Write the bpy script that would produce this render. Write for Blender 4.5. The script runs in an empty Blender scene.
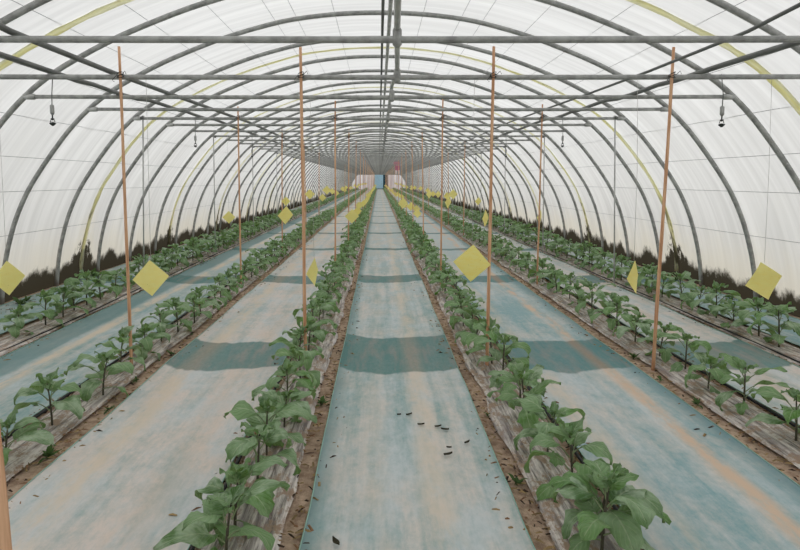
import bpy, math, random
from mathutils import Vector, Matrix, noise
random.seed(7)
C = bpy.context.scene.collection
sc = bpy.context.scene
R = math.radians

# ------------------------------------------------------------------ camera, world, sun, exposure
HC = 1.55                       # eye height
FPX = 610.0                     # focal length in pixels of the 800 px wide frame
cam_d = bpy.data.cameras.new('camera')
cam = bpy.data.objects.new('camera', cam_d); C.objects.link(cam)
cam.location = (0, 0, HC)
cam.rotation_euler = (R(90 - 4.4), 0, 0)
cam_d.sensor_width = 36.0
cam_d.lens = FPX / 800 * 36
cam_d.shift_x = 21 / 800
cam_d.shift_y = -48 / 800
cam_d.clip_start = 0.05; cam_d.clip_end = 400
sc.camera = cam

world = bpy.data.worlds.new('overcast_sky'); sc.world = world
world.use_nodes = True
wn = world.node_tree.nodes
wn['Background'].inputs[0].default_value = (0.95, 0.975, 1.0, 1)
wn['Background'].inputs[1].default_value = 1.25
sun_d = bpy.data.lights.new('sun', 'SUN'); sun = bpy.data.objects.new('sun', sun_d); C.objects.link(sun)
sun_d.energy = 0.6; sun_d.angle = R(25); sun_d.color = (1, .97, .92)
sun.rotation_euler = (R(18), R(8), 0)
sc.view_settings.view_transform = 'Standard'
sc.view_settings.look = 'None'
sc.view_settings.gamma = 1
sc.view_settings.exposure = 0.13
sc.view_settings.use_curve_mapping = False

# ------------------------------------------------------------------ helpers
class MB:
    def __init__(s): s.v = []; s.f = []; s.m = []; s.uv = []
    def face(s, idx, mi=0, uv=None):
        s.f.append(tuple(idx)); s.m.append(mi); s.uv.append(uv)
    def box(s, lo, hi, mi=0):
        b = len(s.v)
        for z in (lo[2], hi[2]):
            for x, y in ((lo[0], lo[1]), (hi[0], lo[1]), (hi[0], hi[1]), (lo[0], hi[1])): s.v.append((x, y, z))
        for q in ((3,2,1,0),(4,5,6,7),(0,1,5,4),(1,2,6,5),(2,3,7,6),(3,0,4,7)): s.face([b+i for i in q], mi)
    def tube(s, pts, r, n=8, mi=0, cap=True):
        pts = [Vector(p) for p in pts]
        rr = r if isinstance(r, (list, tuple)) else [r]*len(pts)
        rings = []
        up = None
        for i, p in enumerate(pts):
            t = (pts[min(i+1, len(pts)-1)] - pts[max(i-1, 0)])
            t = t.normalized() if t.length > 1e-9 else Vector((0,0,1))
            if up is None:
                up = Vector((0,0,1)) if abs(t.z) < .9 else Vector((1,0,0))
            a = (up - t*up.dot(t)).normalized(); up = a
            b = t.cross(a)
            base = len(s.v)
            for k in range(n):
                an = 2*math.pi*k/n
                s.v.append(tuple(p + (a*math.cos(an) + b*math.sin(an))*rr[i]))
            rings.append(base)
        for i in range(len(pts)-1):
            for k in range(n):
                k2 = (k+1) % n
                s.face((rings[i]+k, rings[i]+k2, rings[i+1]+k2, rings[i+1]+k), mi)
        if cap:
            s.face([rings[0]+k for k in range(n)][::-1], mi)
            s.face([rings[-1]+k for k in range(n)], mi)
    def grid(s, P, mi=0, UV=None, closed=False):
        b = len(s.v); nr = len(P); nc = len(P[0])
        for row in P:
            for p in row: s.v.append(tuple(p))
        for i in range(nr-1):
            for j in range(nc-1):
                uv = None
                if UV: uv = (UV[i][j], UV[i][j+1], UV[i+1][j+1], UV[i+1][j])
                s.face((b+i*nc+j, b+i*nc+j+1, b+(i+1)*nc+j+1, b+(i+1)*nc+j), mi, uv)
    def add(s, o, M=None):
        b = len(s.v)
        for v in o.v: s.v.append(tuple(M @ Vector(v)) if M else v)
        for f, m, u in zip(o.f, o.m, o.uv): s.face([i+b for i in f], m, u)
    def mesh(s, name, mats, smooth=True):
        me = bpy.data.meshes.new(name)
        me.from_pydata(s.v, [], s.f)
        for m in mats: me.materials.append(m)
        me.polygons.foreach_set('material_index', s.m)
        me.polygons.foreach_set('use_smooth', [smooth]*len(s.f))
        if any(u for u in s.uv):
            ul = me.uv_layers.new(name='UVMap')
            for p, u in zip(me.polygons, s.uv):
                if u:
                    for li, c in zip(p.loop_indices, u): ul.data[li].uv = c
        me.update()
        return me
    def obj(s, name, mats, parent=None, smooth=True, loc=None):
        if not isinstance(mats, (list, tuple)): mats = [mats]
        o = bpy.data.objects.new(name, s.mesh(name, mats, smooth)); C.objects.link(o)
        if parent: o.parent = parent
        if loc: o.location = loc
        return o

def tag(o, label=None, cat=None, group=None, kind=None):
    if label: o['label'] = label
    if cat: o['category'] = cat
    if group: o['group'] = group
    if kind: o['kind'] = kind
    return o
def empty(name, loc=(0,0,0), rz=0):
    o = bpy.data.objects.new(name, None); C.objects.link(o)
    o.location = loc; o.rotation_euler = (0,0,rz); o.empty_display_size = .1
    return o
def copy_tree(o, parent=None):
    c = o.copy(); C.objects.link(c); c.parent = parent
    for ch in o.children: copy_tree(ch, c)
    return c
ORD = ['first','second','third','fourth','fifth','sixth','seventh','eighth','ninth','tenth','eleventh','twelfth','thirteenth','fourteenth','fifteenth','sixteenth','seventeenth','eighteenth','nineteenth','twentieth']

TENS = {20:'twent', 30:'thirt', 40:'fort', 50:'fift', 60:'sixt', 70:'sevent', 80:'eight'}
def ordinal(i):
    n = i+1
    if n <= 20: return ORD[n-1]
    return TENS[n//10*10] + ('ieth' if n % 10 == 0 else 'y-' + ORD[n % 10 - 1])

# ------------------------------------------------------------------ materials
def srgb(r, g, b):
    f = lambda c: (c/255/12.92) if c/255 <= .04045 else ((c/255+.055)/1.055)**2.4
    return (f(r), f(g), f(b), 1)
class NT:
    def __init__(s, name):
        s.mat = bpy.data.materials.new(name); s.mat.use_nodes = True
        s.t = s.mat.node_tree; s.t.nodes.clear()
        s.out = s.t.nodes.new('ShaderNodeOutputMaterial')
    def n(s, typ, **kw):
        nd = s.t.nodes.new(typ)
        for k, v in kw.items(): setattr(nd, k, v)
        return nd
    def L(s, a, b): s.t.links.new(a, b)
    def set(s, sock, v):
        if isinstance(v, bpy.types.NodeSocket): s.L(v, sock)
        else: sock.default_value = v
    def math(s, op, a, b=0.0, c=None, clamp=False):
        nd = s.n('ShaderNodeMath', operation=op, use_clamp=clamp)
        s.set(nd.inputs[0], a); s.set(nd.inputs[1], b)
        if c is not None: s.set(nd.inputs[2], c)
        return nd.outputs[0]
    def smooth(s, v, a, b):
        nd = s.n('ShaderNodeMapRange', interpolation_type='SMOOTHSTEP')
        s.set(nd.inputs[0], v); s.set(nd.inputs[1], a); s.set(nd.inputs[2], b)
        return nd.outputs[0]
    def mix(s, f, a, b, mode='MIX'):
        nd = s.n('ShaderNodeMix', data_type='RGBA', blend_type=mode)
        s.set(nd.inputs[0], f); s.set(nd.inputs[6], a); s.set(nd.inputs[7], b)
        return nd.outputs[2]
    def noise(s, vec, scale=(1,1,1), sc_=1.0, det=3, rough=.55, off=(0,0,0)):
        mp = s.n('ShaderNodeMapping'); mp.inputs[3].default_value = scale; mp.inputs[1].default_value = off
        s.L(vec, mp.inputs[0])
        nz = s.n('ShaderNodeTexNoise'); nz.inputs['Scale'].default_value = sc_; nz.inputs['Detail'].default_value = det
        nz.inputs['Roughness'].default_value = rough
        s.L(mp.outputs[0], nz.inputs[0])
        return nz.outputs[0]
    def pos(s): return s.n('ShaderNodeNewGeometry').outputs['Position']
    def xyz(s, v):
        nd = s.n('ShaderNodeSeparateXYZ'); s.L(v, nd.inputs[0]); return nd.outputs
    def bsdf(s, color, rough=.7, metal=0.0, spec=.3, bump=None, bstr=.3, bdist=.01):
        p = s.n('ShaderNodeBsdfPrincipled')
        s.set(p.inputs['Base Color'], color); s.set(p.inputs['Roughness'], rough); s.set(p.inputs['Metallic'], metal)
        p.inputs['Specular IOR Level'].default_value = spec
        if bump is not None:
            b = s.n('ShaderNodeBump'); b.inputs['Strength'].default_value = bstr; b.inputs['Distance'].default_value = bdist
            s.L(bump, b.inputs['Height']); s.L(b.outputs[0], p.inputs['Normal'])
        return p.outputs[0]
    def done(s, sh): s.L(sh, s.out.inputs[0]); return s.mat

def simple(name, col, rough=.7, metal=0.0, spec=.3, var=.12, scale=8, stretch=(1,1,1)):
    t = NT(name)
    tc = t.n('ShaderNodeTexCoord').outputs['Object']
    nz = t.noise(tc, stretch, scale, 4)
    f = t.smooth(nz, .3, .7)
    a = tuple(c*(1-var) for c in col[:3])+(1,); b = tuple(min(1, c*(1+var)) for c in col[:3])+(1,)
    return t.done(t.bsdf(t.mix(f, a, b), rough, metal, spec))

M_steel = simple('galvanised_steel', srgb(158,159,157), .5, .15, .5, .25, 5, (3,3,3))
M_steel_lt = simple('light_galvanised_steel', srgb(185,186,184), .45, .15, .5, .2, 6)
M_dark = simple('dark_pipe', srgb(104,106,104), .5, .1, .5, .2, 4)
M_wire = simple('grey_wire', srgb(150,152,154), .5, .4, .4)
M_thread = simple('white_thread', srgb(190,190,185), .8)
M_tie = simple('dark_tie_wire', srgb(45,50,48), .6)
M_hose = simple('black_drip_hose', srgb(30,31,33), .55)
M_white_pl = simple('grey_plastic', srgb(120,122,120), .5)

def m_bamboo():
    t = NT('orange_brown_stake'); tc = t.n('ShaderNodeTexCoord').outputs['Object']
    nz = t.noise(tc, (60,60,3), 1, 3)
    c = t.mix(t.smooth(nz,.3,.7), srgb(190,138,104), srgb(232,188,152))
    k = t.noise(tc, (1,1,9), 1, 2)
    c = t.mix(t.smooth(k,.62,.75), c, srgb(150,100,74))
    return t.done(t.bsdf(c,.7,0,.2))
M_bamboo = m_bamboo()

def m_film():
    t = NT('translucent_greenhouse_film')
    uv = t.n('ShaderNodeTexCoord').outputs['UV']
    p = t.pos(); x, y, z = t.xyz(p)
    st = t.noise(uv, (.35, 9, 1), 1, 4, .6)           # creases that run with the hoops
    st2 = t.noise(uv, (.15, 2.2, 1), 1, 3, .5, (3,7,0))
    cl = t.noise(uv, (1.2, 1.2, 1), 1, 5, .6, (9,2,0))
    c = t.mix(t.smooth(st,.3,.75), (.69,.678,.66,1), (.81,.797,.78,1))
    c = t.mix(t.math('MULTIPLY', t.smooth(st2,.5,.72), .45), c, (.93,.917,.90,1))
    c = t.mix(t.math('MULTIPLY', t.smooth(cl,.5,.8), .25), c, (.74,.72,.68,1))
    # algae and splashed soil along the foot of the sheet
    n1 = t.noise(uv, (0, 1.1, 1), 1, 2, .5, (1,5,0))
    n2 = t.noise(uv, (5, 7, 1), 1, 5, .75, (4,1,0))
    ph = t.math('FRACT', t.math('DIVIDE', t.math('SUBTRACT', y, 5.6-2.05), 4.1))
    pk = t.math('MULTIPLY', t.smooth(t.math('ABSOLUTE', t.math('SUBTRACT', ph, .5)), .12, .0), t.smooth(n2, .3, .6))
    hgt = t.math('MULTIPLY_ADD', t.smooth(n1,.38,.62), .15, .19)
    hgt = t.math('MULTIPLY_ADD', pk, .30, hgt)
    hgt = t.math('MULTIPLY_ADD', t.math('SUBTRACT', n2, .5), .34, hgt)
    d = t.math('SUBTRACT', hgt, z)
    stain = t.smooth(d, -.06, .07)
    halo = t.smooth(d, -.75, .05)
    c = t.mix(t.math('MULTIPLY', halo, .5), c, (.82,.74,.58,1))
    c = t.mix(t.math('MULTIPLY', stain, .97), c, (.026,.020,.009,1))
    df = t.n('ShaderNodeBsdfDiffuse'); t.L(c, df.inputs[0])
    tr = t.n('ShaderNodeBsdfTranslucent'); t.L(c, tr.inputs[0])
    mx = t.n('ShaderNodeMixShader'); mx.inputs[0].default_value = .68
    t.L(df.outputs[0], mx.inputs[1]); t.L(tr.outputs[0], mx.inputs[2])
    gl = t.n('ShaderNodeBsdfGlossy'); gl.inputs['Roughness'].default_value = .35; gl.inputs[0].default_value = (.9,.9,.9,1)
    m2 = t.n('ShaderNodeMixShader'); m2.inputs[0].default_value = .015
    t.L(mx.outputs[0], m2.inputs[1]); t.L(gl.outputs[0], m2.inputs[2])
    return t.done(m2.outputs[0])
M_film = m_film()

def m_seam():
    t = NT('yellowed_film')
    uv = t.n('ShaderNodeTexCoord').outputs['UV']; z = t.xyz(t.pos())[2]
    nz = t.noise(uv, (1.3, 14, 1), 1, 4)
    c = t.mix(t.smooth(nz,.3,.7), (.98,.97,.82,1), (.92,.89,.58,1))
    n2 = t.noise(uv, (2.5, 5, 1), 1, 4, .6, (2,3,0))
    low = t.math('MULTIPLY', t.smooth(z, 1.7, .4), t.smooth(n2, .46, .6))
    c = t.mix(t.math('MULTIPLY', low, .85), c, (.16,.13,.07,1))
    df = t.n('ShaderNodeBsdfDiffuse'); t.L(c, df.inputs[0])
    tr = t.n('ShaderNodeBsdfTranslucent'); t.L(c, tr.inputs[0])
    mx = t.n('ShaderNodeMixShader'); mx.inputs[0].default_value = .7
    t.L(df.outputs[0], mx.inputs[1]); t.L(tr.outputs[0], mx.inputs[2])
    return t.done(mx.outputs[0])
M_seam = m_seam()

MIDX = {'woven_mat_wall_a':-4.1,'woven_mat_outer_a':-2.76,'woven_mat_inner_a':-1.29,'woven_mat_centre':.16,'woven_mat_inner_b':1.62,'woven_mat_outer_b':3.03,'woven_mat_wall_b':4.1}
def m_mat(name, teal, dust, amount, stripes, streak=1.0, half=.40, edge=None, first=True):
    """woven ground cover: green-blue weave under dried silt; clean damp bands where the roof seams drip"""
    mid_x = MIDX[name]
    t = NT(name); p = t.pos(); x, y, z = t.xyz(p)
    a = t.noise(p, (7, .35, 1), 1, 5, .6)
    b = t.noise(p, (1.6, .8, 1), 1, 5, .65, (5,3,0))
    cfine = t.noise(p, (30, 6, 1), 1, 4, .7, (2,8,0))
    blot = t.noise(p, (9, 7, 1), 1, 5, .7, (7,1,0))
    fine2 = t.noise(p, (22, 1.1, 1), 1, 5, .75, (1,6,0))
    f = t.math('MULTIPLY_ADD', a, .9*streak, t.math('MULTIPLY_ADD', b, .8, t.math('MULTIPLY_ADD', cfine, .25, t.math('MULTIPLY', blot, .55))))
    mean = .5*(.9*streak+.8+.25+.55)
    f = t.math('MULTIPLY', t.smooth(f, mean+.30-amount*.60-.36, mean+.30-amount*.60+.36), t.math('MULTIPLY_ADD', fine2, .30, .82), None, True)
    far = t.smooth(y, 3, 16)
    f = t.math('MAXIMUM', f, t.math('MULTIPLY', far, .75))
    grain = t.noise(p, (38, 16, 1), 1, 4, .8, (6,6,0)); hue = t.noise(p, (3.5, 1.6, 1), 1, 4, .65, (2,9,0))
    dustc = t.mix(t.smooth(hue, .35, .65), tuple(min(1,v*k) for v,k in zip(dust, (1.06,1.0,.93)))+(1,) if False else (dust[0]*1.07, dust[1]*.99, dust[2]*.95, 1), (dust[0]*.92, dust[1]*1.0, dust[2]*1.06, 1))
    f = t.math('ADD', f, t.math('MULTIPLY', t.math('SUBTRACT', grain, .5), .9), None, True)
    c = t.mix(f, teal, dustc)
    if edge:
        em = t.smooth(t.math('MULTIPLY_ADD', t.math('SUBTRACT', hue, .5), .12, x), edge[1], edge[0])
        c = t.mix(t.math('MULTIPLY', em, .75), c, tuple(v*.72 for v in teal[:3])+(1,))
    for (sx, w, col, k) in stripes:
        wob = t.math('MULTIPLY_ADD', t.math('SUBTRACT', t.noise(p,(0,.8,0),1,2,.5,(sx*3,sx,0)), .5), .14, sx)
        ds = t.math('ABSOLUTE', t.math('SUBTRACT', x, wob))
        m = t.math('MULTIPLY', t.smooth(ds, w, w*.15), t.smooth(t.noise(p,(5,1.5,1),1,5,.7,(1,sx,0)), .36, .58))
        c = t.mix(t.math('MULTIPLY', m, k), c, col)
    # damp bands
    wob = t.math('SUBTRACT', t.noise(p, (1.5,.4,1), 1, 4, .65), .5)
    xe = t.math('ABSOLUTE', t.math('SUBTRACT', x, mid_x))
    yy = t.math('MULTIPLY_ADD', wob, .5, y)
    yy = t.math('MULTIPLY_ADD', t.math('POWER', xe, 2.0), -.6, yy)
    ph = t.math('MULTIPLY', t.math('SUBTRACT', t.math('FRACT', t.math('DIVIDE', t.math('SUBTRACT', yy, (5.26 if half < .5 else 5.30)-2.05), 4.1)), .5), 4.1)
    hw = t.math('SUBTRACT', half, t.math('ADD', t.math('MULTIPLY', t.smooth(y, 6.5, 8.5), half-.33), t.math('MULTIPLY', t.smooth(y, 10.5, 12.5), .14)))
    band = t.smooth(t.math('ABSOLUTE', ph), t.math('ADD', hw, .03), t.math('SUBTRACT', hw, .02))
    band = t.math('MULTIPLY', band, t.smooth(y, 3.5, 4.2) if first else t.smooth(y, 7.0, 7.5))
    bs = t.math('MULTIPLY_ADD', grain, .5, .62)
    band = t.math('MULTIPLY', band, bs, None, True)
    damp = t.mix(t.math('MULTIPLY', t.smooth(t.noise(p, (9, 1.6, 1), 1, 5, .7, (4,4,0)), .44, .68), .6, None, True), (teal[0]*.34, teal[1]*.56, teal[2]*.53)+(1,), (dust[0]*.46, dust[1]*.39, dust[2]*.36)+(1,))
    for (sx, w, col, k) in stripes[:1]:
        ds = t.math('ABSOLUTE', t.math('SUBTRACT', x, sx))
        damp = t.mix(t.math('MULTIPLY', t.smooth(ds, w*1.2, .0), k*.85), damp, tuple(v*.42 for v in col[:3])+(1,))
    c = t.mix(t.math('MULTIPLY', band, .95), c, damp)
    wv = t.n('ShaderNodeTexWave', wave_type='BANDS', bands_direction='X'); wv.inputs['Scale'].default_value = 120
    t.L(p, wv.inputs[0])
    w2 = t.n('ShaderNodeTexWave', wave_type='BANDS', bands_direction='Y'); w2.inputs['Scale'].default_value = 120
    t.L(p, w2.inputs[0])
    h = t.math('ADD', t.math('MULTIPLY', t.math('ADD', wv.outputs['Fac'], w2.outputs['Fac']), .08), blot)
    return t.done(t.bsdf(c, .78, 0, .25, h, .25, .006))

def m_soil():
    t = NT('brown_soil'); p = t.pos()
    a = t.noise(p, (1,1,1), 14, 6, .7); b = t.noise(p, (1,1,1), 2.2, 4, .6, (4,4,0)); g = t.noise(p,(1,1,1),60,4,.7)
    c = t.mix(t.smooth(a,.3,.7), srgb(158,132,112), srgb(218,192,168))
    c = t.mix(t.math('MULTIPLY', t.smooth(b,.5,.7), .6), c, srgb(112,90,76))
    c = t.mix(t.math('MULTIPLY', t.smooth(g,.6,.75), .5), c, srgb(228,208,184))
    return t.done(t.bsdf(c, .95, 0, .1, t.math('ADD', a, g), .8, .02))
M_soil = m_soil()
def m_mulch():
    t = NT('wrinkled_grey_mulch_film'); p = t.pos()
    a = t.noise(p, (34,2.6,1), 1, 6, .72); b = t.noise(p,(11,6,1),1,6,.8,(3,0,0)); s_ = t.noise(p,(9,.9,1),1,4,.6,(8,4,0))
    c = t.mix(t.smooth(a,.34,.62), srgb(92,82,78), srgb(226,218,212))
    c = t.mix(t.math('MULTIPLY', t.smooth(b,.47,.60), 1.0), c, srgb(158,132,110))
    c = t.mix(t.math('MULTIPLY', t.smooth(s_,.52,.7), .7), c, srgb(142,130,132))
    return t.done(t.bsdf(c, .55, 0, .45, a, .7, .02))
M_mulch = m_mulch()
def m_leaf():
    t = NT('eggplant_leaf')
    uv = t.n('ShaderNodeTexCoord').outputs['UV']; u, v, _ = t.xyz(uv)
    oi = t.n('ShaderNodeObjectInfo').outputs['Random']
    av = t.math('ABSOLUTE', t.math('SUBTRACT', v, .5))
    ob = t.n('ShaderNodeTexCoord').outputs['Object']
    nz = t.noise(ob, (1,1,1), 9, 4, .6)
    mid = t.smooth(av, .035, .008)
    side = t.math('FRACT', t.math('SUBTRACT', t.math('MULTIPLY', u, 6.0), t.math('MULTIPLY', av, 5.0)))
    sv = t.smooth(t.math('ABSOLUTE', t.math('SUBTRACT', side, .5)), .07, .0)
    vein = t.math('MAXIMUM', mid, t.math('MULTIPLY', sv, .6))
    c1 = t.mix(oi, srgb(60,106,46), srgb(146,178,130))
    c = t.mix(t.smooth(nz,.38,.64), c1, t.mix(oi, srgb(168,190,160), srgb(80,132,48)))
    c = t.mix(t.math('MULTIPLY', vein, .55), c, srgb(190,204,170))
    bl = t.math('SUBTRACT', 1.0, t.math('ABSOLUTE', t.math('SUBTRACT', side, .5)))
    p = t.bsdf(c, .42, 0, .5, bl, .6, .012)
    tr = t.n('ShaderNodeBsdfTranslucent'); t.L(t.mix(.5, c, srgb(165,200,80)), tr.inputs[0])
    mx = t.n('ShaderNodeMixShader'); mx.inputs[0].default_value = .25
    t.L(p, mx.inputs[1]); t.L(tr.outputs[0], mx.inputs[2])
    return t.done(mx.outputs[0])
M_leaf = m_leaf()
M_stem = simple('dark_green_purple_stem', srgb(84,80,66), .6, 0, .3, .3, 20)
M_petiole = simple('pale_green_petiole', srgb(134,148,110), .6, 0, .3, .2, 20)
def m_yellow():
    t = NT('yellow_sticky_card'); tc = t.n('ShaderNodeTexCoord').outputs['Object']
    oi = t.n('ShaderNodeObjectInfo').outputs['Random']
    nz = t.noise(tc, (14,14,40), 1, 4, .7)
    c = t.mix(t.smooth(nz,.3,.75), srgb(255,248,168), srgb(254,242,146))
    c = t.mix(t.math('MULTIPLY', oi, .4), c, srgb(255,250,190))
    sp = t.noise(tc, (1,1,1), 90, 2, .5)
    c = t.mix(t.math('MULTIPLY', t.smooth(sp,.7,.78), .6), c, srgb(110,95,50))
    p = t.bsdf(c, .4, 0, .4)
    tr = t.n('ShaderNodeBsdfTranslucent'); t.L(c, tr.inputs[0])
    mx = t.n('ShaderNodeMixShader'); mx.inputs[0].default_value = .35
    t.L(p, mx.inputs[1]); t.L(tr.outputs[0], mx.inputs[2])
    return t.done(mx.outputs[0])
M_yellow = m_yellow()
M_outside = simple('outside_ground', srgb(150,140,118), .95, 0, .1, .2, .6)
M_dry = simple('dry_leaf', srgb(62,58,42), .8, 0, .2, .3, 30)
M_straw = simple('straw', srgb(150,128,92), .9, 0, .1, .35, 9)
M_weed = simple('weed_green', srgb(70,96,48), .7, 0, .2, .35, 12)
M_selv = simple('pale_green_selvedge', srgb(150,184,172), .7)

# ------------------------------------------------------------------ tunnel section
Y0, Y1 = -5.54, 104.0
PROF = [(0,3.575),(.52,3.557),(1.04,3.495),(1.44,3.405),(1.85,3.285),(2.22,3.15),(2.62,2.985),(2.98,2.805),(3.26,2.645),(3.50,2.47),(3.74,2.24),(3.95,1.99),(4.20,1.65),(4.38,1.36),(4.54,1.0),(4.65,.62),(4.71,.3),(4.74,0)]
def smooth_prof(off=0.0, sub=3):
    pts = PROF
    out = []
    n = len(pts)
    g = lambda i: Vector(pts[i]) if i >= 0 else Vector((-pts[-i][0], pts[-i][1]))
    for i in range(n-1):
        p0, p1, p2 = g(i-1), g(i), g(i+1)
        p3 = g(i+2) if i+2 < n else p2*2-p1
        for k in range(sub):
            t = k/sub
            out.append(.5*((2*p1)+(-p0+p2)*t+(2*p0-5*p1+4*p2-p3)*t*t+(-p0+3*p1-3*p2+p3)*t**3))
    out.append(Vector(pts[-1]))
    res = []
    for i, p in enumerate(out):
        a = out[max(i-1,0)]; b = out[min(i+1,len(out)-1)]
        tn = (b-a).normalized() if i else Vector((1,0))
        nrm = Vector((-tn.y, tn.x))
        if nrm.y < 0 and i < 5: nrm = -nrm
        if nrm.x < 0: nrm = -nrm
        if i == 0: nrm = Vector((0,1))
        q = p + nrm*off
        res.append((q.x, max(q.y, 0.0) if i == len(out)-1 else q.y))
    return res
def full_prof(off=0.0, sub=3):
    h = smooth_prof(off, sub)
    return [(-x, z) for x, z in h[::-1]] + h[1:]
def prof_x(z):
    h = smooth_prof(0, 3)
    for (xa, za), (xb, zb) in zip(h, h[1:]):
        if zb <= z <= za: return xa + (xb-xa)*(za-z)/(za-zb+1e-9)
    return h[-1][0]

# ------------------------------------------------------------------ structure: floor, film walls and roof, end walls
ys_near = [Y0 + i*.25 for i in range(int((22-Y0)/.25))]
def soil_z(x, y): return .0 + .008*noise.noise(Vector((x*3, y*1.3, 0)))
mb = MB()
xs = [-4.85 + i*9.7/60 for i in range(61)]
yl = ys_near + [22, 30, 45, 70, 105]
mb.grid([[(x, y, soil_z(x, y)-.008) for x in xs] for y in yl])
tag(mb.obj('floor', M_soil), kind='structure')
mb = MB()
for a, b in (((-40,-30),(-4.85,140)), ((4.85,-30),(40,140)), ((-4.85,-30),(4.85,Y0)), ((-4.85,105),(4.85,140))):
    mb.grid([[(a[0],a[1],-.012),(b[0],a[1],-.012)],[(a[0],b[1],-.012),(b[0],b[1],-.012)]])
tag(mb.obj('ground', M_outside), kind='structure')

FP = full_prof(.05)
arc = [0]
for a, b in zip(FP, FP[1:]): arc.append(arc[-1] + math.hypot(b[0]-a[0], b[1]-a[1]))
yf = [Y0 + i*.3275 for i in range(int((Y1-Y0)/.3275)+1)]; yf[-1] = Y1
def film(name, i0, i1):
    mb = MB()
    P = []; UV = []
    for y in yf:
        k = (y-3.63)/1.31
        sag = .018*math.sin(math.pi*(k % 1.0))**2          # the sheet dips between the hoops
        row = []; ur = []
        for i in range(i0, i1+1):
            x, z = FP[i]
            q = Vector((x, z - 1.2)); ql = q.length
            s_ = (ql - sag - .006*noise.noise(Vector((x*1.5, y*2, z)))) / ql
            zz = 1.2 + q.y*s_
            if i in (0, len(FP)-1): zz = -.01
            row.append((x*s_, y, zz)); ur.append((arc[i], y))
        P.append(row); UV.append(ur)
    mb.grid(P, 0, UV)
    return tag(mb.obj(name, M_film), kind='structure')
NI = len(FP)-1
film('wall_left', 0, 15); film('ceiling', 15, NI-15); film('wall_right', NI-15, NI)

def m_end():
    t = NT('far_gable_sheet'); p = t.pos(); x, y, z = t.xyz(p)
    st = t.smooth(t.noise(p,(3.2,0,.1),1,2,.5), .42,.6)
    c = t.mix(st, (.62,.58,.62,1), (.86,.84,.86,1))
    df = t.n('ShaderNodeBsdfDiffuse'); t.L(c, df.inputs[0])
    tr = t.n('ShaderNodeBsdfTranslucent'); t.L(c, tr.inputs[0])
    mx = t.n('ShaderNodeMixShader'); mx.inputs[0].default_value = .6
    t.L(df.outputs[0], mx.inputs[1]); t.L(tr.outputs[0], mx.inputs[2])
    return t.done(mx.outputs[0])
M_end = m_end()
M_gable = simple('grey_gable_sheet', srgb(122,116,114), .8)
def gable(name, y, low_mat, up_mat, split, hole=None):
    for nm, lo, hi, m in ((name, 0.0, split, low_mat), (name+'_gable', split, 3.6, up_mat)):
        mb = MB()
        zs = [lo + (hi-lo)*i/10 for i in range(11)]
        P = []
        for z in zs:
            w = prof_x(min(z, 3.5745)) + .04
            if z > 3.574: w = .02
            P.append((w, z))
        for (wa, za), (wb, zb) in zip(P, P[1:]):
            b = len(mb.v)
            if hole and za < hole[2]-.01:
                for sx0, sx1a, sx1b in ((hole[1], wa, wb),):
                    mb.v += [(hole[1],y,za),(wa,y,za),(wb,y,zb),(hole[1],y,zb),(-wa,y,za),(hole[0],y,za),(hole[0],y,zb),(-wb,y,zb)]
                    mb.face((b,b+1,b+2,b+3)); mb.face((b+4,b+5,b+6,b+7))
            else:
                mb.v += [(-wa,y,za),(wa,y,za),(wb,y,zb),(-wb,y,zb)]; mb.face((b,b+1,b+2,b+3))
        tag(mb.obj(nm, m), kind='structure')
gable('wall_far', Y1-.02, M_end, M_gable, 3.02, (-.85, 1.5, 3.02))
gable('wall_near', Y0+.02, M_film, M_film, 3.02)
# far doorway: pale blue sheet door and dark teal leaf
mb = MB(); mb.box((-.85, Y1-.06, 0), (.70, Y1-.02, 3.0))
tag(mb.obj('door_1', simple('pale_blue_door', srgb(178,214,234), .5), smooth=False), kind='structure')
mb = MB(); mb.box((.70, Y1-.10, 0), (1.5, Y1-.03, 3.0))
for z in (.1, 1.45, 2.85): mb.box((.84, Y1-.14, z), (1.48, Y1-.10, z+.08))
tag(mb.obj('door_2', simple('dark_teal_door', srgb(24,70,84), .5), smooth=False), kind='structure')
mb = MB(); mb.box((-.9, Y1-.22, 0), (.9, Y1-.12, .12))
tag(mb.obj('door_threshold', M_dark, smooth=False), 'low dark sill board across the far blue doorway', 'sill')

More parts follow.
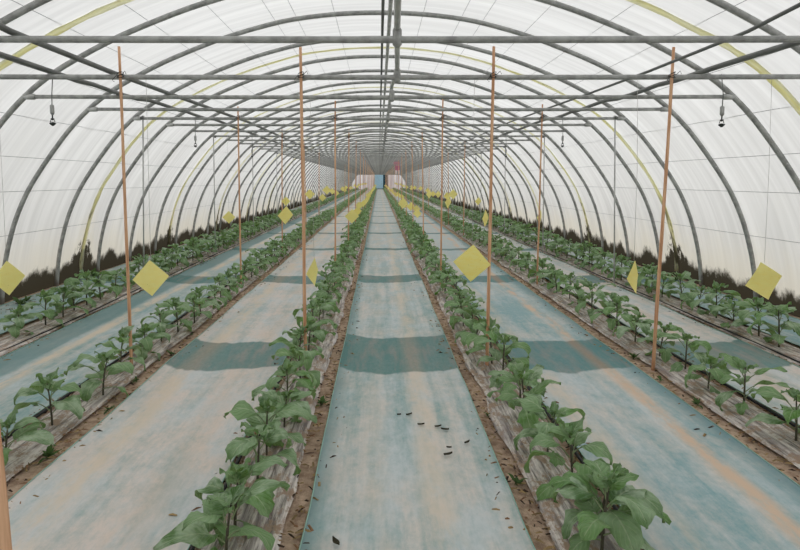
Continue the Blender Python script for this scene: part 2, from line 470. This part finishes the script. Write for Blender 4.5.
# ------------------------------------------------------------------ ground cover mats
TEAL = (.20,.345,.345,1); TEAL_B = (.21,.365,.39,1)
DUST = (.60,.60,.575,1); DUST_W = (.64,.61,.575,1)
ORG = (.66,.48,.34,1); ORG2=(.68,.57,.44,1)
mats = [
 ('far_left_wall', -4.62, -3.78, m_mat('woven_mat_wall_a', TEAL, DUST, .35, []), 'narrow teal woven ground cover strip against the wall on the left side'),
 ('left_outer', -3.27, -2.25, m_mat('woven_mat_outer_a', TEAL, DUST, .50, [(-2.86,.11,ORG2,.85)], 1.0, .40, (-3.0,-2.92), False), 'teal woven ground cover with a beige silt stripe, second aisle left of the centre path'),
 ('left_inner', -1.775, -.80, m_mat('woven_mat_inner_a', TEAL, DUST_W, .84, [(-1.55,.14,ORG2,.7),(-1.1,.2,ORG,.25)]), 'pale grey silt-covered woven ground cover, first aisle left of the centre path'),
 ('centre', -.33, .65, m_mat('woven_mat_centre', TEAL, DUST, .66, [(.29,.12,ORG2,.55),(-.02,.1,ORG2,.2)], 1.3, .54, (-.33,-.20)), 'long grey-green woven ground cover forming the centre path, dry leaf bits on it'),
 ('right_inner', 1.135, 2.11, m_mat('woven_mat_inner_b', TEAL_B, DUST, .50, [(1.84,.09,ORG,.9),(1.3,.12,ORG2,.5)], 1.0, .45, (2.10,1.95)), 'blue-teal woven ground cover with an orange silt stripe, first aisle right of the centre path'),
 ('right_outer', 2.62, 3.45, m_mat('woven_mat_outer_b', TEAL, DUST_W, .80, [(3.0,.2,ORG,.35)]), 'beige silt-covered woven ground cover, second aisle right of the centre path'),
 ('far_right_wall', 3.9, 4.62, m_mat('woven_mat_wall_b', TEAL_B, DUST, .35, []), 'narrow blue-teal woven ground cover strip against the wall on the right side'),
]
for key, xa, xb, m, lab in mats:
    mb = MB()
    yy = [Y0+.3 + i*.16 for i in range(int((20-Y0)/.16))] + [21, 24, 28, 35, 50, 70, 85, Y1-.3]
    nx = 14
    def wob(y, s): return .012*noise.noise(Vector((s*7.1, y*.6, 3))) + .006*noise.noise(Vector((s, y*2.3, 1)))
    def zz(x, y, e): return .012 + .010*noise.noise(Vector((x*2.5, y*1.1, 9))) + (.006 if e else 0) + .005*noise.noise(Vector((x*7, y*3, 2)))
    P = []
    for y in yy:
        row = []
        for i in range(nx+1):
            t_ = i/nx
            x = (xa + wob(y, xa))*(1-t_) + (xb + wob(y, xb))*t_
            row.append((x, y, max(zz(x, y, i in (0, nx)), .007)))
        P.append(row)
    mb.grid(P)
    root = mb.obj('ground_cover_mat', m)
    tag(root, lab, 'ground cover', 'woven ground cover mats')
    for s, x0 in ((0, xa), (-1, xb)):
        t2 = MB(); t2.tube([(p[s][0], p[s][1], p[s][2]+.003) for p in P], .0035, 5)
        e = t2.obj('selvedge', M_selv, root); e['label'] = 'pale green sewn edge'

# ------------------------------------------------------------------ bed mulch and drip hoses
beds = [('outermost bed on the left', -3.70, -3.32, -3.36), ('bed between the two left aisles', -2.20, -1.90, -2.215), ('bed just left of the centre path', -.74, -.42, -.765),
        ('bed just right of the centre path', .74, 1.06, 1.10), ('bed between the two right aisles', 2.24, 2.55, 2.585), ('outermost bed on the right', 3.50, 3.85, 3.54)]
for lab, xa, xb, hx in beds:
    mb = MB(); nx = 22; P = []
    yy = [Y0+.3 + i*.12 for i in range(int((12-Y0)/.12))] + [12+i*.8 for i in range(20)] + [30, 50, 75, Y1-.4]
    for y in yy:
        row = []
        for i in range(nx+1):
            x = xa + (xb-xa)*i/nx + .035*noise.noise(Vector((xa, y*1.7, i*.12))) + .015*noise.noise(Vector((xa, y*6, i*.2)))
            e = math.sin(math.pi*i/nx)
            z = .012 + .028*e**.6 + e*.014*noise.noise(Vector((x*26, y*1.8, xa))) + e*.008*noise.noise(Vector((x*8, y*4, xa+5)))
            row.append((x, y, z))
        P.append(row)
    mb.grid(P)
    tag(mb.obj('mulch_film', M_mulch), 'wrinkled grey plastic mulch film running along the ' + lab, 'mulch film', 'mulch films under the plant rows')
    mb = MB()
    mb.tube([(hx + .022*noise.noise(Vector((hx, y*.7, 4))), y, .026) for y in yy[::2]], .0095, 6)
    tag(mb.obj('drip_hose', M_hose), 'thin black drip hose lying along the ' + lab, 'hose', 'drip hoses in the beds')

# loose straw and crumbs on the bare soil edges (uncountable litter)
mb = MB()
strips = [(-3.3,-3.27),(-2.25,-2.2),(-1.9,-1.78),(-.8,-.74),(-.44,-.34),(.655,.76),(1.06,1.13),(2.12,2.27),(2.55,2.6),(3.46,3.52),(-4.7,-4.4),(4.42,4.7)]
for k in range(9000):
    a, b = random.choice(strips); a -= .03; b += .03
    x = max(-4.6, min(4.6, random.gauss((a+b)/2, (b-a)*.42))); y = 1.8 + 14*random.random()**1.7
    l = random.uniform(.006, .028); w = random.uniform(.002, .007); an = random.uniform(0, 6.28); h = random.uniform(.001,.006)
    ca, sa = math.cos(an), math.sin(an); bz = .012 + soil_z(x,y) + (.02 if False else 0)
    i = len(mb.v)
    for (u, v, z) in ((-l,-w,0),(l,-w,0),(l,w,0),(-l,w,0),(0,0,h+.004)):
        mb.v.append((x+u*ca-v*sa, y+u*sa+v*ca, bz+z))
    mi = random.choice((0,0,1,2))
    for f in ((0,1,4),(1,2,4),(2,3,4),(3,0,4),(3,2,1,0)): mb.face([i+q for q in f], mi)
tag(mb.obj('straw_litter', [M_straw, simple('soil_crumb', srgb(134,102,76), .95), simple('dark_crumb', srgb(64,50,40), .95)], smooth=False),
    'loose straw bits and soil crumbs scattered on the bare bed edges', 'litter', kind='stuff')

# ------------------------------------------------------------------ hoops with tie beams
Z_TIE = {0: 2.372, 1: 2.372, 2: 2.39, 3: 2.415, 4: 2.435}
def ztie(k): return Z_TIE.get(k, 2.46)
def make_hoop(k, near):
    y = 3.63 + 1.31*k
    r = empty('arch_frame', (0, y, 0))
    mb = MB(); fp = full_prof(-.005, 3 if near else 2)
    mb.tube([(x, 0, z) for x, z in fp], .029, 8 if near else 5)
    mb.obj('arch_pipe', M_steel, r)
    zt = ztie(k); xe = prof_x(zt) - .01
    mb = MB()
    n = 12
    mb.tube([(-xe + 2*xe*i/n, -.0, zt - .006*math.sin(math.pi*i/n)) for i in range(n+1)], .0205 if near else .021, 8 if near else 5)
    mb.obj('tie_beam', M_steel, r)
    if near:
        for s in (-1, 1):
            mb = MB(); mb.tube([(s*(xe-.10), 0, zt), (s*(xe+.015), 0, zt)], .030, 8)
            mb.obj('clamp', M_steel_lt, r)
        for z in (.45, 1.05, 1.72):
            for s in (-1, 1):
                x = prof_x(z); mb = MB(); mb.tube([(s*(x-.01), -.035, z-.008), (s*(x-.01), .035, z+.008)], .009, 6)
                mb.obj('clip', M_steel_lt, r)
    return r
NH = int((Y1-3.63)/1.31)
proto = None
for k in range(-6, NH+1):
    if k <= 5:
        r = make_hoop(k, True)
    elif proto is None:
        r = proto = make_hoop(k, False)
    else:
        r = copy_tree(proto); r.location.y = 3.63 + 1.31*k
    if k < 0: lab = 'grey steel arch with tie beam overhead at or behind the viewpoint'
    elif k < 18: lab = 'grey galvanised arch with its level tie beam, %s tie beam counted from the front' % ORD[k]
    else: lab = 'slender grey arch with tie beam in the crowded far run of the tunnel'
    tag(r, lab, 'arch', 'arches of the tunnel')

# longitudinal pipes
def long_pipe(name, pts, r, m, lab, cat='pipe', group=None, n=8):
    mb = MB(); mb.tube(pts, r, n); return tag(mb.obj(name, m), lab, cat, group)
yk = [3.63 + 1.31*k for k in range(-6, NH+1)]
for s, w in ((-1, 'left'), (1, 'right')):
    long_pipe('purlin_pipe', [(s*2.15, y, ztie(i-6)+.042) for i, y in enumerate(yk)], .021 if s < 0 else .012, M_dark,
              ('thick' if s < 0 else 'thin') + ' dark lengthwise pipe lying on the tie beams, %s side, nearer the middle' % w, group='lengthwise pipes')
    pts = []
    for y in [Y0+.4 + i*.33 for i in range(int((Y1-Y0-1)/.33))]:
        k = (y-3.63)/1.31
        z = ztie(max(0, round(k))) + .035 + .014*abs(math.sin(math.pi*k*.5)) 
        pts.append((s*(2.62 + .05*noise.noise(Vector((s*5, y*.25, 0)))), y, z))
    long_pipe('water_pipe', pts, .022 if y < 200 else .02, M_dark, 'sagging black irrigation pipe lying on the tie beams, %s side, nearer the wall' % w, group='lengthwise pipes')
# ridge bundle
long_pipe('ridge_pipe', [(.045, y, 3.52) for y in (Y0+.3, 30, 60, Y1-.3)], .018, M_dark, 'dark ridge pipe running lengthwise under the top of the arches', group='lengthwise pipes')
long_pipe('ridge_pipe', [(.125, y, 3.45) for y in (Y0+.3, 30, 60, Y1-.3)], .024, M_steel_lt, 'light grey pipe hanging beside the dark ridge pipe', group='lengthwise pipes')
cp = empty('centre_pipe', (0,0,0))
tag(cp, 'grey lengthwise pipe along the middle of the tie beams with bulky clamps', 'pipe', 'lengthwise pipes')
mb = MB(); mb.tube([(.085,Y0+.3,2.455),(.085,2.8,2.45),(.106,3.63,2.435),(.145,4.94,2.435)]+[(.13,y,2.50) for y in (6.25,10,20,40,70,Y1-.4)], .019, 8); mb.obj('pipe', M_steel_lt, cp)
for k in range(0, 12):
    y = 3.63+1.31*k; x = (.106,.145)[k] if k < 2 else .13
    mb = MB(); mb.tube([(x,y,ztie(k)-.05),(x,y,ztie(k)-.035),(x,y,ztie(k)+.05),(x,y,ztie(k)+.07)], [.014,.027,.027,.016], 8)
    mb.obj('clamp', M_steel, cp)
# thin wires resting under the sheet
for s in (-1, 1):
    for z, q in ((.85,'lowest'),(1.40,'second lowest'),(1.80,'third lowest'),(2.2,'fourth'),(2.6,'fifth'),(2.9,'sixth'),(3.12,'seventh'),(3.31,'eighth'),(3.45,'ninth'),(3.50,'tenth'),(3.555,'highest')):
        x = prof_x(z) + (.03 if z < 3.3 else .0); zz_ = z + (.012 if z < 2.2 else .03)
        side = 'left' if s < 0 else 'right'
        long_pipe('support_wire', [(s*x, y, zz_) for y in (Y0+.3, 10, 30, 60, Y1-.3)], .0026, M_wire,
                  'thin lengthwise support wire against the sheet, %s one on the %s side' % (q, side), 'wire', 'support wires along the sheet', 4)
# yellowed seams in the sheet
SP = full_prof(.022)
sarc = arc
for k in range(-1, 24):
    yc = 5.6 + 4.05*k
    mb = MB(); P = []; UV = []
    w = .060 if k >= 0 else .05
    for i in range(1, len(SP)-1):
        x, z = SP[i]
        o = .03*noise.noise(Vector((k*3.3, i*.35, 0))); ww = w*(1+.5*noise.noise(Vector((k*9.1, i*.6, 5))))
        P.append([(x, yc+o-ww, z), (x, yc+o, z-.002), (x, yc+o+ww, z)]); UV.append([(sarc[i], yc-ww), (sarc[i], yc), (sarc[i], yc+ww)])
    mb.grid(P, 0, UV)
    lab = 'yellow stained seam of the plastic sheet, %s one counted from the front' % ORD[k] if 0 <= k < 6 else ('yellow stained sheet seam overhead behind the viewpoint' if k < 0 else 'faint yellow sheet seam in the far part of the tunnel')
    o = tag(mb.obj('film_seam', M_seam), lab, 'seam', 'yellowed sheet seams')
    md = o.modifiers.new('thickness', 'SOLIDIFY'); md.thickness = .0015

# ------------------------------------------------------------------ thin support posts
for k, y in enumerate([8.87+3.93*i for i in range(0, 22)]):
    for s in (-1, 1):
        x = s*(prof_x(2.43) - .09); 
        r = empty('support_post', (x, y, 0)); side = 'left' if s < 0 else 'right'
        mb = MB(); mb.tube([(0,0,-.02),(-s*.06*(1 if k == 0 else .2),.0,2.47)], .011 if k < 5 else .013, 6); mb.obj('post', M_steel_lt, r)
        if k < 5:
            mb = MB(); mb.tube([(-s*.05,-.03,2.44),(-s*.05,.03,2.46)], .022, 6); mb.obj('coupler', M_dark, r)
        lab = 'thin pale grey post beside the %s wall, %s from the front' % (side, ORD[k]) if k < 5 else 'thin pale grey post among the crowded far posts along the %s wall' % side
        tag(r, lab, 'post', 'thin posts along the walls')

# ------------------------------------------------------------------ wooden stakes
def stake(bx, by, tx, tz, lab, rad=.0135, tiez=2.375, ty=None):
    ty = by if ty is None else ty
    r = empty('garden_stake', (bx, by, 0))
    mb = MB(); n = 14
    pts = []; rr = []
    for i in range(n+1):
        t_ = i/n
        pts.append(((tx-bx)*t_ + .006*noise.noise(Vector((bx*9, by, t_*3))), (ty-by)*t_, -.03 + (tz+.03)*t_))
        rr.append(rad*(1.06-.22*t_)*(1.05 if i % 3 == 0 else .98))
    mb.tube(pts, rr, 8); mb.obj('pole', M_bamboo, r)
    if tiez:
        mb = MB(); f = (tiez)/tz; cx, cy = (tx-bx)*f, (ty-by)*f
        for q in range(3):
            loop = [(cx+.024*math.cos(a), cy+.03*math.sin(a), tiez+.012*q-.01+.012*math.sin(a+q)) for a in [i*math.pi/5 for i in range(11)]]
            mb.tube(loop, .0028, 4)
        mb.tube([(cx+.02,cy-.02,tiez),(cx+.05,cy-.03,tiez+.03),(cx+.06,cy-.03,tiez+.005)], .0025, 4)
        mb.tube([(cx-.02,cy-.02,tiez),(cx-.05,cy-.03,tiez-.04),(cx-.035,cy-.03,tiez-.055)], .0025, 4)
        o = mb.obj('wire_tie', M_tie, r)
    return tag(r, lab, 'stake', 'wooden stakes along the rows')
stake(-.617, 1.02, -.717, 2.44, 'blurred orange-brown stake cut off by the bottom corner of the view', .011, None)
YT = 4.94-.035
stake(-2.03, YT, -2.05, 2.60, 'tall orange-brown stake tied at the front in the row between the two left aisles')
stake(-.60, YT, -.62, 2.595, 'tall orange-brown stake at the front in the row just left of the centre path')
stake(.885, YT, .905, 2.60, 'tall orange-brown stake at the front in the row just right of the centre path')
stake(2.25, YT, 2.325, 2.595, 'tall orange-brown stake at the front in the row between the two right aisles', .0145)
rowlab = {-2.02:'row between the two left aisles', -.63:'row just left of the centre path', .91:'row just right of the centre path', 2.33:'row between the two right aisles'}
for i in range(1, 22):
    y = 4.94 + 3.93*i - .035
    for x in rowlab:
        if i >= 4 and abs(x) > 1 and i % 2: continue
        j = random.uniform(-.04,.04)
        tz = {1: {-2.02:2.60,-.63:2.68,.91:2.74,2.33:2.63}[x]}.get(i, 2.6)
        lab = 'orange-brown stake in the %s, %s from the front' % (rowlab[x], ORD[i]) if i < 5 else 'thin distant stake in the ' + rowlab[x]
        stake(x+j, y, x-j*.5, tz, lab, .0125, 2.45 if i < 4 else None)

# ------------------------------------------------------------------ yellow sticky traps
def trap(px, py, k, lab, side=.2, yaw=0.0, tilt=0.0, roll=None, group='yellow sticky traps'):
    d = 3.63 + 1.31*k
    x = (px-379)*d/FPX; z = HC - (py-180)*d/FPX
    return trap_at(x, d, z, lab, side, yaw, tilt, roll, k)
def trap_at(x, d, z, lab, side=.2, yaw=0.0, tilt=0.0, roll=None, k=0):
    r = empty('sticky_trap', (x, d-.03, 0), yaw)
    h = side/2; n = 5
    ro = R(45 + (roll or 0))
    mb = MB()
    for sgn in (1, -1):
        P = []
        for i in range(n+1):
            row = []
            for j in range(n+1):
                u = -h+side*i/n; v = -h+side*j/n
                xx = u*math.cos(ro)-v*math.sin(ro); zz_ = u*math.sin(ro)+v*math.cos(ro)
                yy_ = .10*xx*xx/side + .012*math.sin(zz_*14+x*7) + tilt*zz_ + .001*sgn
                row.append((xx, yy_, z+zz_))
            P.append(row if sgn < 0 else row[::-1])
        mb.grid(P)
    mb.obj('card', M_yellow, r)
    top = z + side*math.sqrt(.5)
    mb = MB(); mb.tube([(0, .0+tilt*side*.7, top-.012), (.004*math.sin(x*9), .012, (top+ztie(k))/2), (0, .03, ztie(k)-.0)], .0016, 4)
    o = mb.obj('thread', M_thread, r); o['label'] = 'thin pale hanging thread'
    return tag(r, lab, 'sticky trap', 'yellow sticky traps')
trap(150,278,1,'yellow square sticky card turned cornerwise beside the front stake between the two left aisles', .205, 0.1, .1, 5)
trap(7,278,1,'narrow yellow card seen nearly side-on at the edge of the view by the left wall', .20, 1.08, .1)
trap(472,263,1,'yellow sticky card turned cornerwise just left of the front stake right of the centre path', .215, -.25, .05, -3)
trap(636,277,1,'narrow bright yellow card just left of the front stake between the two right aisles', .19, .86, .1)
trap(766,281,1,'large yellow sticky card turned cornerwise in front of the right wall', .225, .08, .08, 14)
trap(314,272,2,'thin yellow card seen side-on next to the front stake left of the centre path', .205, 1.25, .0)
trap(229,217,6,'small yellow card to the left of the second stake between the left aisles', .17, .3)
trap(286,215,4,'yellow card hanging lower of two by the stake beyond the first left aisle', .19, .75)
trap(286,201,7,'small yellow card hanging higher of two by the stake beyond the first left aisle', .14, .5)
trap(352,216,5,'yellow card beside the second stake left of the centre path', .175, .3)
trap(485,218,4,'narrow yellow card just behind the front stake right of the centre path', .18, 1.05)
trap(540,217,6,'pale yellow card next to the second stake between the two right aisles', .19, 1.0)
trap(448,202,7,'narrow yellow card over the first right aisle, lower of a pair', .19, .95)
trap(453,194,10,'small yellow card over the first right aisle, higher of a pair', .20, .3)
trap(478,201,8,'small yellow card in the row beyond the first right aisle', .14, .6)
trap(310,194,10,'small yellow card over the far left rows, lower one of two', .2, .3)
trap(327,190,12,'small yellow card over the far left rows, higher one of two', .2, .3)
trap(429,194,12,'small yellow card hanging over the far right rows', .2, .7)
trap(403,203,7,'pale yellow card right above the row just right of the centre path', .17, .5)
for i in range(9, NH):
    y = 3.63 + 1.31*i
    for x, z, rl in ((-.56,.72,'row just left of the centre path'),(.98,.72,'row just right of the centre path')):
        if (i + (x > 0)) % 2 == 0 and i > 12: continue
        trap_at(x+random.uniform(-.05,.05), y, z+random.uniform(-.08,.1), 'tiny distant yellow card in the chain above the '+rl, .165, random.uniform(-.6,.6), 0, 0, i)
    for x, z, rl in ((-2.1,1.0,'left outer rows'),(2.5,1.0,'right outer rows')):
        if i % 3 == (1 if x > 0 else 2) and i > 12:
            trap_at(x+random.uniform(-.2,.2), y, z+random.uniform(-.1,.1), 'tiny distant yellow card above the '+rl, .2, random.uniform(-.8,.8), 0, 0, i)

# ------------------------------------------------------------------ hanging sprinklers
def sprinkler(x, k, zb, lab):
    y = 3.63+1.31*k; r = empty('hanging_sprinkler', (x, y-.03, 0)); zt = ztie(k)+.02
    mb = MB(); mb.tube([(0,.03,zt),(.003,.0,(zt+zb)/2+.05),(0,0,zb+.16)], .004, 5); o = mb.obj('tube', M_white_pl, r)
    mb = MB(); mb.tube([(0,0,zb+.17),(0,0,zb+.16),(0,0,zb+.10),(0,0,zb+.085)], [.006,.017,.017,.006], 8); mb.obj('weight', M_steel, r)
    mb = MB(); mb.tube([(0,0,zb+.085),(0,0,zb+.045)], .006, 6); mb.tube([(0,0,zb+.06),(0,0,zb+.05)], .014, 8); mb.obj('nozzle', M_tie, r)
    mb = MB(); mb.tube([(0,0,zb+.03),(0,0,zb+.022),(0,0,zb+.014),(0,0,zb)], [.006,.026,.022,.006], 10)
    mb.tube([(-.02,0,zb+.028),(-.012,0,zb+.05)], .003, 4); mb.tube([(.02,0,zb+.028),(.012,0,zb+.05)], .003, 4); mb.obj('spinner', M_tie, r)
    return tag(r, lab, 'sprinkler', 'hanging sprinklers')
sprinkler(-2.60, 1, 1.98, 'small grey sprinkler hanging on a thin tube from the front tie beam, left side')
sprinkler(2.73, 1, 1.97, 'small grey sprinkler hanging on a thin tube from the front tie beam, right side')
for i, k in enumerate((4, 7, 10)):
    for s in (-1, 1):
        sprinkler(s*2.64+(.0), k, 2.02, 'tiny grey sprinkler hanging under the %s irrigation pipe, %s from the front' % ('left' if s < 0 else 'right', ORD[i+1]))

# red and white hanging sign far down the tunnel
r = empty('hanging_sign', (.90, 29.83, 0))
mb = MB(); mb.box((-.19,-.01,2.30),(.12,.01,2.50)); mb.obj('board', simple('faded_red', srgb(190,140,150), .6), r, False)
mb = MB(); mb.box((-.12,-.012,1.98),(.12,.012,2.26)); mb.obj('banner', simple('deep_red', srgb(190,120,140), .6), r, False)
for s in (-1, 1):
    mb = MB(); mb.box((s*.07-.045,-.014,1.84),(s*.07+.045,.014,2.03)); mb.obj('white_tag', simple('white_tag', srgb(225,205,205), .6), r, False)
mb = MB(); mb.tube([(-.17,0,2.49),(-.17,0,2.56)], .004, 4); mb.tube([(.17,0,2.49),(.17,0,2.56)], .004, 4); mb.obj('hook', M_tie, r)
tag(r, 'small faded red and white sign hanging far away above the centre path', 'sign')

# ------------------------------------------------------------------ eggplant seedlings
def leaf_mb(L, W, fold, droop, wav, seed, nl=8, nw=3, pet=.06, pr=.0028):
    """petiole from the origin along +X, then a drooping lobed blade"""
    mb = MB(); rnd = random.Random(seed)
    # centre line
    pts = []; ang = 0.0; x = pet; z = 0.0
    n = nl
    for i in range(n+1):
        pts.append((x, z, ang))
        ang -= droop/n*(1.0 + .5*i/n)
        x += L/n*math.cos(ang); z += L/n*math.sin(ang)
    P = []; UV = []
    for i in range(n+1):
        t_ = i/n
        w = W*.5*max(.02, (math.sin(math.pi*min(1, (t_**.62)))**.85 if t_ < 1 else 0))
        w *= 1 + .19*math.cos(t_*math.pi*5.0+rnd.random()*.8)*math.sin(math.pi*t_)
        cx, cz, an = pts[i]
        row = []; ur = []
        for j in range(-nw, nw+1):
            s_ = j/nw
            yy_ = w*s_*math.cos(fold*abs(s_))
            lift = w*abs(s_)*math.sin(fold) + wav*math.sin(t_*9+s_*2+seed)*abs(s_)*.9
            back = -.12*L*(1-t_)**3*abs(s_)**1.5
            row.append((cx + back - lift*math.sin(an), yy_, cz + lift*math.cos(an) - .35*w*abs(s_)**2.5))
            ur.append((t_, .5+.5*s_))
        P.append(row); UV.append(ur)
    mb.grid(P, 0, UV)
    if pet > .001:
        mb.tube([(0,0,-.012),(pet*.5,0,-.003),(pet+.004,0,0)], [pr*1.2, pr, pr*.8], 5, 1, cap=False)
    return mb
def variant(seed, hires=True):
    rnd = random.Random(seed)
    H = rnd.uniform(.20, .27)
    stem_pts = [(0,0,-.02)]
    lx, ly = rnd.uniform(-.03,.03), rnd.uniform(-.03,.03)
    for i in range(1, 6):
        t_ = i/5; stem_pts.append((lx*t_*t_, ly*t_*t_, H*t_))
    st = MB(); st.tube(stem_pts, [.0065,.006,.0055,.005,.004,.003], 6 if hires else 4)
    leaves = []
    az = rnd.uniform(0, 6.28)
    nb = rnd.randint(7, 9)
    for i in range(nb + 5):
        az += 2.4 + rnd.uniform(-.35,.35)
        if i < nb:       # big drooping leaves
            t_ = .28 + .60*i/nb
            L = rnd.uniform(.14,.20)*(1-.15*abs(i/nb-.4)); W = L*rnd.uniform(.56,.74)
            elev = rnd.uniform(.15,.6) + .3*i/nb; droop = rnd.uniform(.7,2.0); pet = rnd.uniform(.045,.085)
            if i == 0: L *= .7; W *= .7; elev = -.1
        else:            # young leaves at the tip
            t_ = .9 + .1*(i-nb)/5
            L = rnd.uniform(.05,.10); W = L*rnd.uniform(.5,.62); elev = rnd.uniform(.6,1.25); droop = rnd.uniform(.5,.9); pet = rnd.uniform(.008,.02)
        m = leaf_mb(L, W, rnd.uniform(.15,.5), droop, rnd.uniform(.006,.018), rnd.randint(0,999), 8 if hires else 4, 3 if hires else 1, pet)
        p = Vector((lx*t_*t_, ly*t_*t_, H*t_))
        M = Matrix.Translation(p) @ Matrix.Rotation(az, 4, 'Z') @ Matrix.Rotation(-elev, 4, 'Y') @ Matrix.Rotation(rnd.uniform(-.35,.35), 4, 'X')
        leaves.append((m, M))
    return st, leaves
NV = 7
VAR = []
for v in range(NV):
    st, leaves = variant(100+v)
    VAR.append((st.mesh('stem', [M_stem]), [(m.mesh('leaf', [M_leaf, M_petiole]), M) for m, M in leaves]))
VMID = []
for v in range(NV):
    st, leaves = variant(100+v)
    fo = MB()
    for m, M in leaves: fo.add(m, M)
    VMID.append((VAR[v][0], fo.mesh('foliage', [M_leaf, M_petiole])))
VLOW = []
for v in range(NV):
    st, leaves = variant(100+v, False)
    fo = MB()
    for m, M in leaves[:9]:
        m2 = MB(); m2.v = m.v
        for f, mi, u in zip(m.f, m.m, m.uv):
            if mi == 0: m2.face(f, 0, u)
        fo.add(m2, M)
    VLOW.append(fo)

rows = [(-3.52, 5.87, 'outermost row along the left wall', []),
        (-2.0, 3.20, 'row between the two left aisles', [3.68, 4.22, 4.72, 5.14, 5.62]),
        (-.62, 2.26, 'row just left of the centre path', [2.56, 2.86, 3.25, 3.62, 3.98]),
        (.92, 2.38, 'row just right of the centre path', [2.50, 2.87, 3.27, 3.66, 4.05]),
        (2.42, 3.45, 'row between the two right aisles', [3.95, 4.34, 4.80, 5.12, 5.6]),
        (3.68, 5.46, 'outermost row along the right wall', [])]
plants = []
for ri, (rx, ystart, lab, expl) in enumerate(rows):
    y = ystart; idx = 0; lst = list(expl)
    if expl: ylist = [ystart] + lst
    else: ylist = [ystart]
    y = ylist[-1]
    while y < Y1-2:
        y += (.42 if abs(rx) < 3 else .37) + random.uniform(-.05,.05)
        ylist.append(y)
    for idx, y in enumerate(ylist):
        plants.append((y*1.0 + (0 if abs(rx) < 3 else .0), rx + random.uniform(-.045,.045), ri, idx, lab))
order = sorted(plants, key=lambda p: p[0]**2 + p[1]**2)
made = {}
for rank, (y, x, ri, idx, lab) in enumerate(order[:300]):
    v = (idx*3 + ri*2) % NV
    r = empty('eggplant_seedling', (x, y, .015), random.uniform(0, 6.28))
    sc_ = random.uniform(1.0, 1.24) * (1.12 if abs(x) > 3 else 1.0)
    if rank > 110: sc_ *= 1.08
    r.scale = (sc_, sc_, sc_*random.uniform(.95,1.08))
    if rank < 110:
        stm, lvs = VAR[v]
        s_ = bpy.data.objects.new('stem', stm); C.objects.link(s_); s_.parent = r
        for me, M in lvs:
            o = bpy.data.objects.new('leaf', me); C.objects.link(o); o.parent = r; o.matrix_local = M
    else:
        s_ = bpy.data.objects.new('stem', VMID[v][0]); C.objects.link(s_); s_.parent = r
        o = bpy.data.objects.new('foliage', VMID[v][1]); C.objects.link(o); o.parent = r
    l = 'eggplant seedling, %s from the front in the %s' % (ordinal(idx), lab)
    tag(r, l, 'seedling', 'eggplant seedlings in the rows')
far = MB()
for (y, x, ri, idx, lab) in order[300:]:
    s_ = random.uniform(1.0, 1.25)
    M = Matrix.Translation((x, y, .015)) @ Matrix.Rotation(random.uniform(0,6.28), 4, 'Z') @ Matrix.Scale(s_, 4)
    far.add(VLOW[random.randrange(NV)], M)
tag(far.obj('distant_seedlings', [M_leaf]), 'green masses of distant eggplant seedlings merging at the far end of the rows', 'seedlings', kind='stuff')

# low weeds at the foot of the walls and in the beds
def tuft(seed):
    rnd = random.Random(seed); mb = MB()
    for i in range(rnd.randint(7, 11)):
        m = leaf_mb(rnd.uniform(.03,.07), rnd.uniform(.014,.03), .2, rnd.uniform(.4,1.0), .002, seed+i, 4, 1, .01, .0012)
        mb.add(m, Matrix.Rotation(rnd.uniform(0,6.28), 4, 'Z') @ Matrix.Rotation(-rnd.uniform(.3,1.2), 4, 'Y'))
    return mb.mesh('weed_tuft', [M_weed, M_weed])
TU = [tuft(500+i) for i in range(4)]
wp = []
for i in range(26):
    s = random.choice((-1,1)); wp.append((s*random.uniform(4.45,4.62), 7+14*random.random()**1.5, random.uniform(1.2,2.6), 'small green weed tuft on the dark soil at the foot of the %s wall' % ('left' if s < 0 else 'right')))
for x, y in ((-1.85,3.3),(-1.82,4.0),(-1.87,4.6),(-1.84,5.3),(2.2,4.1),(2.17,4.6),(2.22,5.2),(.70,3.0),(-.40,4.1),(.72,3.9)):
    wp.append((x, y, random.uniform(.6,1.1), 'little green weed growing on the bare soil edge beside a ground cover'))
for i, (x, y, s, lab) in enumerate(wp):
    o = bpy.data.objects.new('weed_tuft', TU[i % 4]); C.objects.link(o); o.location = (x, y, .006); o.scale = (s,s,s); o.rotation_euler = (0,0,random.uniform(0,6.28))
    tag(o, lab, 'weed', 'small weeds')

# dry leaf bits on the centre path
bits = [(399,415,.028,0.1,'tiny dark dry leaf bit on the centre path, upper pair, smaller one'),(409,415,.045,.5,'curled dark dry leaf bit on the centre path, upper pair, larger one'),
        (438,427,.045,.3,'dark dry leaf bit in the middle of the centre path'),(445,430,.05,-.2,'flat dark dry leaf bit just below the middle one on the centre path'),
        (421,425,.045,.15,'thin dry stalk lying on the centre path'),(448,455,.055,.4,'largest dry leaf bit on the centre path, an open curl'),(467,443,.045,.7,'slim dry leaf bit nearest the right edge of the centre path'),
        (449,448,.03,-.1,'small dry leaf bit just above the open curl on the centre path'),(336,543,.06,-1.0,'dry dark leaf bit at the bottom of the picture on the centre path')]
for px, py, l, an, lab in bits:
    a = (px-379)/FPX; pz = R(4.4)
    b = -(py-227)/FPX
    dx, dy, dz = a, math.cos(pz)+b*math.sin(pz), -math.sin(pz)+b*math.cos(pz)
    t_ = -(HC-.02)/dz
    mb = MB(); P = []
    for i in range(7):
        u = i/6; w = .22*l*math.sin(math.pi*min(max(u,.04),.97))
        P.append([((u-.5)*l, -w, .006+.3*l*(u-.5)**2*2), ((u-.5)*l, 0, .001+.3*l*(u-.5)**2), ((u-.5)*l, w, .008+.3*l*(u-.5)**2*2)])
    mb.grid(P)
    o = mb.obj('dry_leaf', M_dry, loc=(dx*t_, dy*t_, .02)); o.rotation_euler = (0,0,an)
    md = o.modifiers.new('thickness', 'SOLIDIFY'); md.thickness = .0012
    tag(o, lab, 'dry leaf', 'dry leaf bits on the centre path')
